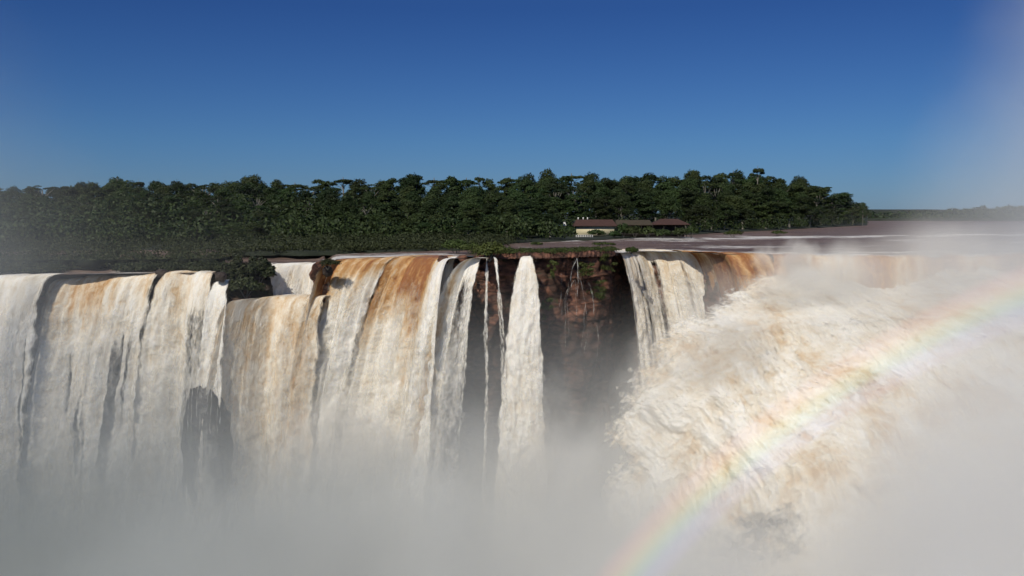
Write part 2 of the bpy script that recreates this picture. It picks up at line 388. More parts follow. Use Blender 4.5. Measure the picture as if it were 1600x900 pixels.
    ed = ed - .9 * edge * ss(4, 25, dg) * (.5 + fbm(acr * .9, dg * .22, sd + 40, 4, .7))
    cover = cover0 * 1.2 * ss(-.2 * edge, 1.3 * edge, ed)
    if thin: cover = cover - thin * (.55 + 1.2 * noise(sg * .7, dg * .015, sd + 11)) * ss(0, 6, dg)
    gap = fbm(acr * .38, dg * .012, sd + 15, 3, .6)
    cover = cover - gaps * ss(.08, .45, gap) * ss(3, 16, dg)
    if holes is not None: cover = cover - holes(sg, wid, dg, sd)
    cover = cover * ss(-up, -up + 2.5, dg + 1.5 * noise(sg * .4, dg * .4, sd + 12))
    st = np.stack([acr + sd, dg + 0 * sg - .0, np.full_like(sg, sd)], 2).reshape(-1, 3)
    o = mesh_obj(name, np.stack([X, Y, Z], 2).reshape(-1, 3), grid_faces(nu, nv), M['water'], parent,
                 attrs={'st': st, 'tint': np.clip(T, 0, 1).ravel(), 'foam': foam.ravel(), 'cover': np.clip(cover, -1, 1.5).ravel()},
                 loc=(float(L_[nu // 2, 0]), float(L_[nu // 2, 1]), float(L_[nu // 2, 2])))
    if parent is None:
        tag(o, label, 'waterfall', group)
        if veil:
            gd = disp; rx = np.stack([X, Y, Z], 2)
            k = 1.0 + 1.1 * ss(4, 30, dg); sw_ = (acr / np.maximum(acr[-1:], .1) - .5)
            X2 = X + ox * k + sw_ * 1.6 * ss(3, 30, dg) + .5 * fbm(sg * .3, dg * .2, sd + 50, 3); Y2 = Y + oy * k; Z2 = Z
            c2 = .30 + 1.25 * fbm(acr * .45, dg * .07, sd + 52, 5, .62) + .25 * ss(10, 40, dg); c2 = c2 * ss(0, 2.2, np.minimum(acr, acr[-1:] - acr) + 1.2 * noise(acr, dg * .3, sd)) * ss(2, 9, dg)
            ov = mesh_obj('spray_veil', np.stack([X2, Y2, Z2], 2).reshape(-1, 3) - np.array(o.location)[None], grid_faces(nu, nv), M['veil'], o, attrs={'st': st + 3.3, 'tint': np.clip(T * .4, 0, 1).ravel(), 'foam': foam.ravel(), 'cover': np.clip(c2, -1, 1.5).ravel()})
    return o

fall('bluish white waterfall curtain at the far left edge, before the dark gap', [(-90, 432, -2.6, -1.4, -2), (0, 431, -2.6, -1.4, -2), (90, 429, -2.6, -1.2, -2)], gaps=1.8, tint=.05, brown=.12, seed=1, thin=.2)
fall('broad left waterfall with tan crest between the far left curtain and the dark rock gap', [(84, 438, -3.7, -1.9, -2), (130, 433, -3.2, -1.7, -2), (200, 430, -2.85, -1.4, -2), (250, 426, -2.4, -1, -2)], gaps=1.9, tint=.14, brown=.4, tint_len=9, seed=2)
fall('cream waterfall with a thin veil on its right side, right of the dark rock gap', [(262, 424, -2.2, -2.6, -2), (300, 424, -2.2, -1.4, -2), (334, 427, -2.3, .2, -2)], tint=.15, brown=.22, seed=3, thin=0, edge=1, holes=lambda s, w_, d, q: .75 * ss(.45, .62, s / w_) * ss(3, 9, d))
fall('narrow white chute dropping onto a dark wet mound', [(338, 439, -3.4, -1.6, -2), (358, 439, -3.4, .1, -2)], depth=60, tint=.03, seed=4, edge=.7, amp=.6, up=4)
fall('short misty waterfall feeding the ledge above the wide tan curtain', [(422, 413, -1.3, -2, -2.2), (510, 410, -1.2, -.4, -2)], depth=11, tint=.05, brown=.1, seed=5, edge=1.2)
fall('wide tan waterfall curtain starting lower from a ledge', [(357, 471, -6.6, -1.6, -2.4), (430, 464, -6.6, -1.0, -2.4), (495, 463, -6.5, -.6, -2.2), (512, 463, -6.5, -.6, -2.2)], tint=.30, brown=.10, tint_len=14, seed=6, amp=.8, up=9, gaps=.15)
fall('large central waterfall with an orange brown streak at its left crest', [(509, 410, -.8, -2.2, -3.0), (530, 404, -.3, -2.4, -3.0), (560, 403, -.2, -2.8, -3.0), (622, 402, -.17, -3.2, -2.8)], gaps=.6, tint=.10, brown=.5, tint_len=9, seed=7, up=9,
     tfn=lambda s, w_, d: .55 * np.exp(-((s / w_ - .22) / .14) ** 2) * (1 - ss(5, 12, d)) * ss(-6, -1, d) - .3 * ss(.4, .6, s / w_) * ss(2, 6, d))
fall('large central waterfall with a golden brown band beside a white rounded shoulder', [(600, 402, -.15, -3.5, -2.8), (650, 400, 0, -3.3, -2.8), (686, 402, 0, -2.4, -2.6), (701, 405, 0, -1.2, -2.2)], gaps=.65, tint=.10, brown=.35, tint_len=11, seed=8, up=9,
     tfn=lambda s, w_, d: .62 * np.exp(-((s / w_ - .42) / .13) ** 2) * (1 - ss(6, 14, d)) * ss(-6, -1, d) + .35 * np.exp(-((s / w_ - .6) / .07) ** 2) * (1 - ss(14, 30, d)) - .4 * ss(.72, .85, s / w_) )
fall('slim white waterfall squeezed between two red rocks, widening downwards', [(700, 402, 0, -3.6, -2), (714, 402, 0, -.6, -2)], tint=.02, seed=9, edge=.5, amp=.5, up=4)
fall('tall leaning waterfall with a golden left edge and thin right veil', [(732, 404, 0, -4.6, -2.6), (742, 403, 0, -2.9, -2.6), (754, 403, 0, -1.0, -2.2)], tint=.03, seed=10, edge=.5, amp=.6, up=4,
     tfn=lambda s, w_, d: .5 * np.exp(-((s / w_ - .25) / .16) ** 2) * (1 - .5 * ss(20, 50, d)), holes=lambda s, w_, d, q: .8 * ss(.5, .75, s / w_) * ss(1, 8, d) * (1 + 1.2 * noise(s * 2.2, d * .02, q)))
for k, (x0, x1, v0, dp) in enumerate([(759, 763, -.3, 45), (769, 775, .5, 50)]):
    fall(['left one of two thin white trickles over the red cliff', 'right one of two thin white trickles over the red cliff'][k], [(x0, 402, 0, v0, -1.6), (x1, 402, 0, v0 + .5, -1.6)], depth=dp, tint=.03, seed=20 + k, edge=.35, amp=.3, up=2, step=.12, cover0=.62, thin=.25)
fall('single plunging waterfall standing free in front of the red cliff', [(813, 401, 0, -1.5, -2.4), (834, 401, 0, .9, -2.2)], tint=.06, brown=.1, seed=12, edge=.6, amp=.8, up=3)
fall('waterfall of white and grey strands just right of the red cliff', [(966, 394, 0, 1.6, -2.4), (1000, 391, 0, 2.2, -2.6), (1082, 393, 0, 2.6, -2.6)], tint=.10, brown=.25, tint_len=12, seed=13, edge=.8, up=8,
     holes=lambda s, w_, d, q: .95 * (np.exp(-((s / w_ - .28) / .035) ** 2) + np.exp(-((s / w_ - .55) / .05) ** 2) + .8 * np.exp(-((s / w_ - .8) / .03) ** 2)) * ss(.5, 4, d) * (1 - ss(20, 30, d)))
fall('dark orange brown waterfall with ribbed strands at the bend of the rim', [(1062, 392, 0, 2.8, -2.8), (1130, 397, 0, 2.6, -3), (1212, 397, 0, 1.8, -3)], tint=.35, brown=.5, tint_len=18, seed=14, edge=1, up=9)
fall('wide reddish waterfall half lost in spray along the right rim', [(1204, 398, 0, 0, -3), (1300, 401, 0, -.8, -3), (1400, 402, 0, -.8, -3), (1500, 401, 0, -1, -3), (1640, 398, 0, -1, -3)], tint=.42, brown=.4, tint_len=7, seed=15, edge=1, up=12, amp=1.4)

# ---------------------------------------------------------------- the churning torrent at the right
def torrent(label, pts, ny=None, seed=0, amp=1.6, tint=.2, name='waterfall', edge=14, flow=(-.35, 1)):
    """pts: rows (top to bottom) of lists of (px, py, D)"""
    rows = [poly([atd(*p) for p in r], n=420)[0] for r in pts]
    Rw = np.array(rows); nr = len(rows); nv = 460
    k = np.linspace(0, nr - 1, nv); k0 = np.minimum(k.astype(int), nr - 2); f = (k - k0)
    f = f * f * (3 - 2 * f)
    G = Rw[k0] * (1 - f)[:, None, None] + Rw[k0 + 1] * f[:, None, None]       # nv, nu, 3
    G = G.transpose(1, 0, 2)
    nu = G.shape[0]
    X, Y, Z = G[..., 0].copy(), G[..., 1].copy(), G[..., 2].copy()
    b_ = -np.concatenate([np.zeros((nu, 1)), np.cumsum(np.hypot(np.diff(Z, axis=1), np.diff(Y, axis=1)), axis=1)], 1); a = X * 1.0 - b_ * flow[0]
    sd = seed * 9.1
    w1 = fbm(a * .08, b_ * .08, sd, 3) * 6; w2 = fbm(a * .08, b_ * .08, sd + 5, 3) * 6
    cl = .04 + billow((a + w1 * .3) * .17, (b_ + w2 * .35) * .06, sd + 1, 7, .66)
    st1 = fbm((a + w1 * .3) * .13, (b_ + w2 * .4) * .026, sd + 2, 5, .6)
    d = amp * (cl * 3.2 + st1 * 1.5 - 1)
    d = d * .9
    X -= .15 * d; Y -= d * .95; Z += .25 * d
    u = np.linspace(0, 1, nu)[:, None] + 0 * X; v = np.linspace(0, 1, nv)[None] + 0 * X
    e = np.minimum(np.minimum(u, 1 - u) * 60, np.minimum(v, 1 - v) * 55) + 7 * fbm(a * .12, b_ * .12, sd + 9, 4)
    cover = 1.6 * ss(0, edge, e)
    T = tint - .9 * (cl - .3) + .5 * fbm((a + w1) * .1, b_ * .07, sd + 4, 4)
    st = np.stack([a + sd, b_, .6 * Y + 0 * a + sd], 2).reshape(-1, 3)
    o = mesh_obj(name, np.stack([X, Y, Z], 2).reshape(-1, 3), grid_faces(nu, nv), M['torrent'],
        attrs={'st': st, 'tint': np.clip(T, 0, 1).ravel(), 'foam': np.ones(nu * nv), 'cover': cover.ravel()}, loc=tuple(float(t) for t in G[nu // 2, nv // 2]))
    return tag(o, label, 'waterfall', 'waterfalls dropping into the gorge')
torrent('vast churning brown and white torrent tumbling into the right side of the gorge',
    [[(1105, 450, 156), (1260, 408, 160), (1420, 408, 159), (1760, 404, 158)],
     [(1060, 490, 150), (1220, 455, 152), (1420, 440, 152), (1760, 425, 150)],
     [(980, 540, 147), (1180, 520, 140), (1400, 500, 138), (1760, 490, 134)],
     [(925, 640, 145), (1150, 620, 132), (1330, 600, 128), (1760, 620, 122)],
     [(905, 760, 145), (1120, 740, 127), (1290, 720, 118), (1760, 760, 114)],
     [(885, 1150, 136), (1120, 1150, 116), (1290, 1150, 103), (1760, 1150, 100)]], seed=3)

# ---------------------------------------------------------------- land and forest on the far bank
SH = np.array([(-300, 420), (0, 411), (240, 405), (400, 401), (560, 397), (760, 390), (790, 381), (830, 378), (860, 377), (930, 375), (1000, 371), (1070, 367), (1150, 362), (1200, 360), (1340, 352.5), (1352, 352)], float)
SKY = np.array([(-300, 288), (0, 286), (60, 287), (130, 284), (160, 288), (190, 277), (215, 287), (280, 281), (330, 283), (395, 273), (440, 282), (520, 279), (600, 281), (640, 268), (665, 275), (720, 275), (760, 276), (850, 268), (885, 272), (905, 270), (950, 274), (1010, 268), (1040, 274), (1080, 264), (1100, 274), (1140, 268), (1180, 272), (1250, 277), (1290, 291), (1310, 300), (1325, 312), (1343, 322), (1350, 335)], float)
def shore_d(px): return np.interp(px, [-300, 0, 240, 345, 375, 560, 760, 790], [150, 152.5, 157, 160, 171, 174, 188, 228]) if px < 790 else CAMZ * F / (np.interp(px, SH[:, 0], SH[:, 1]) - HOR)
def zlow(px, D): return -2.3 * ss(385, 340, px) * (1 - ss(0, 55, D - shore_d(px)))
def land():
    xs = np.linspace(-300, 1352, 140); V = []
    for px in xs:
        D0 = shore_d(px) * (1 + .03 * noise(px * .05, 3.3))
        for k, t in enumerate([0, .6, 4, 12, 30, 60, 120, 240, 400]):
            D = D0 + t; x = (px - CX) / F * D / (cp)
            V.append((x, D, -.5 if k == 0 else float(zlow(px, D)) + .25 + t * .022 + (.15 if k else 0) * noise(px * .1, t)))
    o = mesh_obj('far_bank', V, grid_faces(140, 9), M['ground']); o['kind'] = 'structure'
land()

def leaf_cloud(blobs, n, size, seed, shell=.55):
    """small triangles/quads spread through the outer part of lumpy blobs (x,y,z,rx,ry,rz)"""
    r = np.random.RandomState(seed); V = []; Fq = []
    vol = np.array([b[3] * b[4] + b[3] * b[5] for b in blobs]); cnt = np.maximum(6, (n * vol / vol.sum()).astype(int))
    for b, c in zip(blobs, cnt):
        d = r.normal(size=(c, 3)); d /= np.linalg.norm(d, axis=1)[:, None]; d[:, 2] = np.where(d[:, 2] < -.25, -d[:, 2], d[:, 2])
        rad = shell + (1 - shell) * r.rand(c) ** .6
        rad *= 1 + .42 * noise(d[:, 0] * 2.4 + seed, d[:, 1] * 2.4, d[:, 2] * 2.4 + b[0])
        p = np.array(b[:3]) + d * rad[:, None] * np.array(b[3:6])
        nn = d + r.normal(size=(c, 3)) * .55; nn /= np.linalg.norm(nn, axis=1)[:, None]
        a = np.cross(nn, r.normal(size=(c, 3))); a /= np.linalg.norm(a, axis=1)[:, None]; bb = np.cross(nn, a)
        s = size * (.6 + .9 * r.rand(c))[:, None]
        k0 = sum(len(v) for v in V)
        V.append(np.stack([p - a * s, p - bb * s * .6 , p + a * s, p + bb * s * .6], 1).reshape(-1, 3))
        Fq.append(np.arange(c * 4).reshape(c, 4) + k0)
    return np.concatenate(V), np.concatenate(Fq)
# tree prototypes, unit height 1 -> built at 20 m
def tree_proto(kind, seed):
    r = random.Random(seed); H = 20.0; root = empty('rainforest_tree')
    tk = MB(); lean = (r.uniform(-1, 1), r.uniform(-1, 1))
    base_crown = {'dome': .42, 'tall': .5, 'umbrella': .72, 'bushy': .15, 'bare': .6}[kind]
    top = (lean[0], lean[1], H * (base_crown + .25))
    tk.tube([(0, 0, -1), (lean[0] * .3, lean[1] * .3, H * .3), (lean[0] * .8, lean[1] * .8, H * base_crown), top], [.42, .32, .25, .12], 6)
    blobs = []
    nb = {'dome': 13, 'tall': 11, 'umbrella': 6, 'bushy': 9, 'bare': 6}[kind]
    W = {'dome': 5.2, 'tall': 3.4, 'umbrella': 4.6, 'bushy': 5.0, 'bare': 3.6}[kind]
    for i in range(nb):
        a = i * 2.4 + r.uniform(-.4, .4); q = (i + .5) / nb
        if kind == 'umbrella':
            rr = W * math.sqrt(q) * .85; z = H * (.90 - .07 * q + r.uniform(-.03, .03)); sz = (1.9, 1.9, .85)
        elif kind == 'bushy':
            rr = W * math.sqrt(q) * .8; z = H * (.25 + .55 * (1 - q) * r.uniform(.7, 1.2)); sz = (2.6, 2.6, 2.6)
        elif kind == 'tall':
            rr = W * math.sqrt(r.random()) * .7; z = H * (.32 + .6 * (1 - q)); sz = (2.1, 2.1, 2.0)
        elif kind == 'bare':
            rr = W * math.sqrt(q); z = H * (.75 + .2 * r.random()); sz = (1.2, 1.2, .7)
        else:
            rr = W * math.sqrt(q) * .78; z = H * (.88 - .55 * q + r.uniform(-.08, .05)); sz = (2.5, 2.5, 2.6)
        f = r.uniform(.75, 1.2)
        c = (lean[0] + rr * math.cos(a), lean[1] + rr * math.sin(a), z)
        blobs.append((*c, sz[0] * f, sz[1] * f, sz[2] * f))
        if kind != 'bushy':
            m0 = (lean[0] * .8, lean[1] * .8, H * (base_crown - .08 + .12 * r.random()))
            mid = ((m0[0] + c[0]) * .5 + r.uniform(-.4, .4), (m0[1] + c[1]) * .5, (m0[2] + c[2]) * .5 + .3)
            tk.tube([m0, mid, (c[0], c[1], c[2] - sz[2] * .3)], [.17, .11, .05], 5)
    tk.build('trunk', M['bark'], root, smooth=True)
    n = {'dome': 8500, 'tall': 7000, 'umbrella': 2600, 'bushy': 7000, 'bare': 700}[kind]
    V, Q = leaf_cloud(blobs, n, .235, seed)
    mesh_obj('crown', V, Q, M['leaf'], root, smooth=False)
    return root
KINDS = [('dome', 1), ('dome', 2), ('dome', 3), ('tall', 4), ('tall', 5), ('umbrella', 6), ('bushy', 7), ('bushy', 8), ('bare', 9), ('dome', 10)]
PROTO = {}
for kd, sd in KINDS: PROTO.setdefault(kd, []).append([tree_proto(kd, sd), False])
LAB = {'dome': 'dark green round crowned rainforest tree in the wood across the river', 'tall': 'slender tall crowned rainforest tree in the wood across the river',
       'umbrella': 'flat topped umbrella shaped tree rising from the wood across the river', 'bushy': 'low dense leafy tree at the foot of the wood across the river',
       'bare': 'pale limbed sparsely leafed tree in the wood across the river'}
def copy_tree(root):
    r = root.copy(); COL.objects.link(r)
    for ch in root.children:
        c = ch.copy(); COL.objects.link(c); c.parent = r
    return r
def put_tree(kind, x, y, z, h, wscale=1.0, label=None, group=None, v=None):
    lst = PROTO[kind]; e = lst[random.randrange(len(lst)) if v is None else v % len(lst)]
    if not e[1]: t = e[0]; e[1] = True
    else: t = copy_tree(e[0])
    t.location = (x, y, z); s = h / 20.0; ws = s * wscale
    t.scale = (ws, ws, s); t.rotation_euler = (0, 0, random.uniform(0, 6.28))
    tag(t, label or LAB[kind], 'tree', group or 'rainforest trees across the river'); return t
def forest():
    rows = 7; n = 0
    for r in range(rows):
        q = r / (rows - 1)
        px = -60 + r * 9
        while px < 1346:
            D0 = float(shore_d(px)); depth = 14 + q * 120
            D = D0 + depth * random.uniform(.9, 1.1) + 6
            if px < 420: D += 40 * (1 - max(px, 0) / 420) + 22
            elif px < 790: D += 45 * (790 - px) / 370 + 15
            ys = HOR + CAMZ * F / D0 if px > 790 else 392.; yt = float(np.interp(px, SKY[:, 0], SKY[:, 1]))
            lo = ys - 44
            if px > 1280: lo = ys - 28
            top = lo + (yt + 4 - lo) * min(1, q * 1.05) ** .8 + random.uniform(-8, 3) * (1 if r < rows - 1 else .9) - 2
            top = max(top, yt - 6) if r == rows - 1 else max(top, yt - 1)
            gz = .3 + (D - D0) * .022 + float(zlow(px, D))
            h = CAMZ + (HOR - top) * D / F - gz
            h = min(max(h, 4), 34)
            near_house = 880 < px < 1090
            if near_house and D - D0 < 44: px += 20; continue
            if r <= 1: kd = random.choice(['bushy', 'bushy', 'dome', 'tall'])
            elif r == rows - 1: kd = random.choice(['dome', 'dome', 'dome', 'umbrella', 'tall'])
            else: kd = random.choice(['dome', 'dome', 'dome', 'tall', 'tall', 'bare'])
            x = (px - CX) / F * D / cp
            W = {'dome': 12, 'tall': 9, 'umbrella': 11, 'bushy': 12, 'bare': 8}[kd] * h / 20
            wpx = 40 + random.uniform(-8, 8)
            ws = wpx * 1.18 * D / F / W; ws = min(max(ws, .7), 2.2)
            put_tree(kd, x, D, gz, h, ws); n += 1
            px += wpx * .80
    print('trees', n)
forest()
E = ('tall emergent tree with a small parasol crown, highest point of the skyline near its right end', 1181, 257, 31)
def special(px, ytop, D, kd, ws, label, gz=3):
    h = CAMZ + (HOR - ytop) * D / F - gz; x = (px - CX) / F * D / cp
    put_tree(kd, x, D, gz, h, ws, label, 'emergent trees on the skyline')
special(1181, 257, 520, 'umbrella', .55, 'tall emergent tree with a small parasol crown, highest on the right skyline')
special(1140, 264, 500, 'umbrella', .6, 'flat crowned skyline tree just left of the highest emergent tree')
special(1082, 263, 480, 'dome', .5, 'round headed tree poking above the skyline over the brown roofed lodge')
special(190, 276, 330, 'umbrella', .7, 'flat topped emergent tree on the hazy left skyline')
special(222, 279, 330, 'umbrella', .6, 'smaller flat topped emergent tree on the left skyline, right of its twin')
special(132, 280, 330, 'dome', .7, 'leftmost round emergent tree on the hazy skyline')
special(395, 272, 340, 'dome', .9, 'broad emergent tree on the skyline above the bushy rock island')
special(642, 267, 350, 'dome', .8, 'twin headed emergent tree on the skyline above the big central waterfall')
special(750, 271, 350, 'umbrella', .5, 'small flat topped tree on the skyline at the middle of the wood')
special(1345, 316, 620, 'dome', .5, 'last rounded tree at the right tip of the wood', .5)

def far_wood():
    r = np.random.RandomState(5); blobs = []
    for k in range(420):
        px = r.uniform(1330, 1760); D = r.uniform(1350, 1600); base = atz(px, np.interp(px, [1350, 1600], [349.5, 344.5]))
        yt = np.interp(px, [1350, 1420, 1600, 1760], [332, 329, 319.5, 313]) + r.uniform(-1, 3)
        D = 1500; z1 = CAMZ + (HOR - yt) * D / F
        x = (px - CX) / F * D
        blobs.append((x, D + r.uniform(-40, 40), z1 - 6 - r.uniform(0, 8), 8 + 5 * r.rand(), 8, 7))
        blobs.append((x + 3, D - 50, z1 * .35 - 4, 9 + 5 * r.rand(), 8, 9))
    V, Q = leaf_cloud(blobs, 42000, 1.9, 3)
    o = mesh_obj('distant_forest', V, Q, M['leaf'], smooth=False); tag(o, 'hazy far wooded shore at the right horizon', 'forest', None, 'stuff')
    P = [(480, 1400, -.2), (1400, 1400, -.2), (480, 1400, 3), (1400, 1400, 3), (480, 3000, 30), (1400, 3000, 30)]
    mesh_obj('distant_bank', P, [(0, 1, 3, 2), (2, 3, 5, 4)], M['ground'])['kind'] = 'structure'
far_wood()

# ---------------------------------------------------------------- mist
def vol(name, label, lo, hi, build, step=1.0):
    m = bpy.data.materials.new(name + '_vapour'); m.use_nodes = True; n = m.node_tree; n.nodes.clear(); lk = n.links.new
    out = n.nodes.new('ShaderNodeOutputMaterial'); sc = N(n, 'ShaderNodeVolumeScatter'); ab = N(n, 'ShaderNodeVolumeAbsorption'); ad = n.nodes.new('ShaderNodeAddShader')
    lk(sc.outputs[0], ad.inputs[0]); lk(ab.outputs[0], ad.inputs[1]); lk(ad.outputs[0], out.inputs['Volume'])
    g = N(n, 'ShaderNodeNewGeometry'); P = g.outputs['Position']; sx = N(n, 'ShaderNodeSeparateXYZ'); lk(P, sx.inputs[0])
    build(n, lk, P, sx.outputs, sc)
    for a_ in ('Color', 'Density'):
        if sc.inputs[a_].is_linked: lk(sc.inputs[a_].links[0].from_socket, ab.inputs[a_])
        else: ab.inputs[a_].default_value = sc.inputs[a_].default_value
    b = MB(); c = [(a + d) / 2 for a, d in zip(lo, hi)]; b.box((0, 0, 0), [d - a for a, d in zip(lo, hi)])
    o = b.build(name, m); o.location = c
    m.cycles.volume_step_rate = step
    tag(o, label, 'mist', None, 'stuff'); return o
def mr(n, v, a, b_, c=0, d=1, smooth=True):
    r = n.nodes.new('ShaderNodeMapRange'); r.interpolation_type = 'SMOOTHSTEP' if smooth else 'LINEAR'
    if isinstance(v, (int, float)): r.inputs[0].default_value = v
    else: n.links.new(v, r.inputs[0])
    for i, t in enumerate((a, b_, c, d)): r.inputs[i + 1].default_value = t
    return r.outputs[0]
def gorge(n, lk, P, X, sc):
    n1 = N(n, 'ShaderNodeTexNoise', i_Scale=.04, i_Detail=3.5, i_Roughness=.55); lk(P, n1.inputs['Vector'])
    x, y, z = X[0], X[1], X[2]
    ang = math_(n, 'DIVIDE', x, math_(n, 'MAXIMUM', y, 20.0))
    right = mr(n, ang, .31, .52, 0, 17)                  # the bank of mist stands higher at the right
    left = mr(n, x, -8, -60, 0, 1)
    zz = math_(n, 'SUBTRACT', math_(n, 'SUBTRACT', z, right), left)
    zz = math_(n, 'ADD', zz, math_(n, 'MULTIPLY', math_(n, 'SUBTRACT', n1.outputs[0], .5), 30.0))
    d = mr(n, zz, -24, -44, 0, .075)
    d2 = mr(n, zz, -4, -26, 0, .006)
    lk(math_(n, 'ADD', d, d2), sc.inputs['Density'])
    c = ramp(n, mr(n, ang, -.55, .38, 0, 1, False), [(0, (.665, .705, .68)), (.5, (.845, .86, .83)), (1, (.975, .965, .925))]).outputs[0]  # shade painted into the mist colour: darker left stands in for cliff shadow
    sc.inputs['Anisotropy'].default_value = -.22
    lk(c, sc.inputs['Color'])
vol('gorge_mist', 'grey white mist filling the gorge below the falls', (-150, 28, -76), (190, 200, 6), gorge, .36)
def plume(cx, cy, cz, rx, ry, rz, dens, sc_=.03, thr=0.0, col=(.93, .93, .95), tilt=0):
    def f(n, lk, P, X, sc):
        n1 = N(n, 'ShaderNodeTexNoise', i_Scale=sc_, i_Detail=3.0, i_Roughness=.55); lk(P, n1.inputs['Vector'])
        dx = math_(n, 'DIVIDE', math_(n, 'SUBTRACT', math_(n, 'SUBTRACT', X[0], cx), math_(n, 'MULTIPLY', math_(n, 'SUBTRACT', X[2], cz), tilt)), rx); dy = math_(n, 'DIVIDE', math_(n, 'SUBTRACT', X[1], cy), ry); dz = math_(n, 'DIVIDE', math_(n, 'SUBTRACT', X[2], cz), rz)
        r2 = math_(n, 'ADD', math_(n, 'ADD', math_(n, 'MULTIPLY', dx, dx), math_(n, 'MULTIPLY', dy, dy)), math_(n, 'MULTIPLY', dz, dz))
        f_ = mr(n, math_(n, 'ADD', r2, math_(n, 'MULTIPLY', math_(n, 'SUBTRACT', n1.outputs[0], .5), 1.6)), 1.0, .0, 0, dens)
        lk(f_, sc.inputs['Density']); sc.inputs['Anisotropy'].default_value = -.2; sc.inputs['Color'].default_value = (*col, 1)
    return f
vol('spray_plume', 'thin spray drifting up across the sky at the right', (20, 60, -20), (190, 190, 92), plume(108, 130, 14, 62, 55, 85, .015, .022, col=(.90, .93, .95), tilt=.5), .4)
vol('spray_haze', 'faint haze veiling the forest and sky at the left', (-160, 50, -20), (-20, 130, 60), plume(-98, 96, -6, 72, 42, 50, .011, .022, col=(.84, .87, .87)), .4)
vol('spray_cloud', 'dense spray cloud boiling up from the right rim', (20, 100, -40), (150, 165, 14), plume(92, 142, -8, 60, 18, 15, .045, .085, col=(1, .98, .92)), .3)

# ---------------------------------------------------------------- rainbow
def rainbow():
    ax = -BOW; up = Vector((0, 0, 1)); e1 = (up - ax * up.dot(ax)).normalized(); e2 = ax.cross(e1)
    # cone fitted to the photograph, seen against mist a few dozen metres away
    V = []; cc = []; nr, na = 24, 220
    for i in range(na):
        ph = -math.pi * .75 + 1.5 * math.pi * i / (na - 1)
        for j in range(nr):
            th = R(RB0 + (RB1 - RB0) * j / (nr - 1))
            d = ax * math.cos(th) + (e1 * math.cos(ph) + e2 * math.sin(ph)) * math.sin(th)
            p = Vector((0, 0, CAMZ)) + d * 62; V.append(tuple(p)); cc.append(j / (nr - 1))
    m = bpy.data.materials.new('rainbow_light'); m.use_nodes = True; n = m.node_tree; n.nodes.clear(); lk = n.links.new
    out = n.nodes.new('ShaderNodeOutputMaterial'); tr = n.nodes.new('ShaderNodeBsdfTransparent'); em = n.nodes.new('ShaderNodeEmission'); ad = n.nodes.new('ShaderNodeAddShader')
    r = ramp(n, attr(n, 'band'), [(0, (0, 0, 0)), (.14, (.10, .08, .30)), (.30, (.06, .16, .42)), (.44, (.06, .34, .22)), (.58, (.36, .38, .05)), (.72, (.50, .20, .04)), (.86, (.30, .05, .04)), (1, (0, 0, 0))])
    lk(r.outputs[0], em.inputs[0]); em.inputs[1].default_value = .22
    lk(tr.outputs[0], ad.inputs[0]); lk(em.outputs[0], ad.inputs[1]); lk(ad.outputs[0], out.inputs[0])
    o = mesh_obj('rainbow', V, grid_faces(na, nr), m, attrs={'band': cc}, loc=(0, 0, CAMZ))
    tag(o, 'pale rainbow arching through the mist at the lower right', 'rainbow')
RB0, RB1 = 42.8, 46.3
rainbow()

# ---------------------------------------------------------------- low growth
def growth(name, label, cells, n, size, seed, mat='bush', kind='stuff', cat='undergrowth', group=None):
    V, Q = leaf_cloud(cells, n, size, seed); o = mesh_obj(name, V, Q, M[mat], smooth=False)
    return tag(o, label, cat, group, kind)
def px_x(px, D): return (px - CX) / F * D / cp
r = np.random.RandomState(21)
cells = []
for k in range(1100):                       # dark undergrowth filling the wood below the crowns
    px = r.uniform(-150, 1345); D = float(shore_d(px)) + (3 if px > 790 else 45) + r.uniform(0, 1) ** 1.3 * 120
    if 880 < px < 1090 and D < shore_d(px) + 46: continue
    h = r.uniform(2.0, 5.5) * (1 + .8 * ss(60, 110, D - shore_d(px))); cells.append((px_x(px, D), D, h * .55, 4.5, 3.5, h))
growth('forest_undergrowth', 'dark tangled undergrowth beneath the trees of the wood', cells, 110000, .38, 22, 'leaf')
cells = []
for k in range(1150):                       # low scrub between the wood and the rim at the left and centre
    px = r.uniform(-150, 800); D0 = float(shore_d(px)); D = D0 + 1.5 + r.uniform(0, 1) ** 1.5 * 62
    h = r.uniform(.7, 1.9) + .02 * (D - D0); cells.append((px_x(px, D), D, .2 + h * .2 + float(zlow(px, D)), r.uniform(2, 4), r.uniform(1.5, 3), h))
growth('low_scrub', 'low green scrub and grass covering the flat ground in front of the wood', cells, 170000, .18, 23, 'scrub')

def rim_point(px):
    a = rimp[:, 0] / rimp[:, 1] * F * cp + CX; k = int(np.argmin(np.abs(a - px))); return rimp[k]
# grassy rock shelf on top of the central cliff
def shelf():
    xs = np.linspace(738, 966, 150); V = []
    for px in xs:
        p = rim_point(px); e = ss(738, 748, px) * ss(966, 955, px)
        for t, z in ((-.9, -.5), (-.3, .25), (.6, .55), (2.5, .6), (7, .45), (10, .1), (13 + 3 * noise(px * .03, 2.), -.3)):
            t2 = t * (1 + .2 * noise(px * .2, 1.)); D = p[1] + t2
            V.append((p[0] * D / p[1], D, -.4 + (z + .4) * e + .22 * noise(px * .35, t * .8)))
    mesh_obj('rock_shelf', V, grid_faces(150, 7), M['rock'])['kind'] = 'structure'
shelf()
cells = []
for k in range(260):
    px = r.uniform(742, 958); p = rim_point(px); D = p[1] + r.uniform(-.5, 11); h = r.uniform(.25, .7) * (1.4 if px < 800 else 1)
    cells.append((p[0] * D / p[1], D, .5, r.uniform(.6, 1.6), .8, h))
growth('shelf_grass', 'green grass fringing the top of the red cliff', cells, 16000, .13, 24, cat='grass')

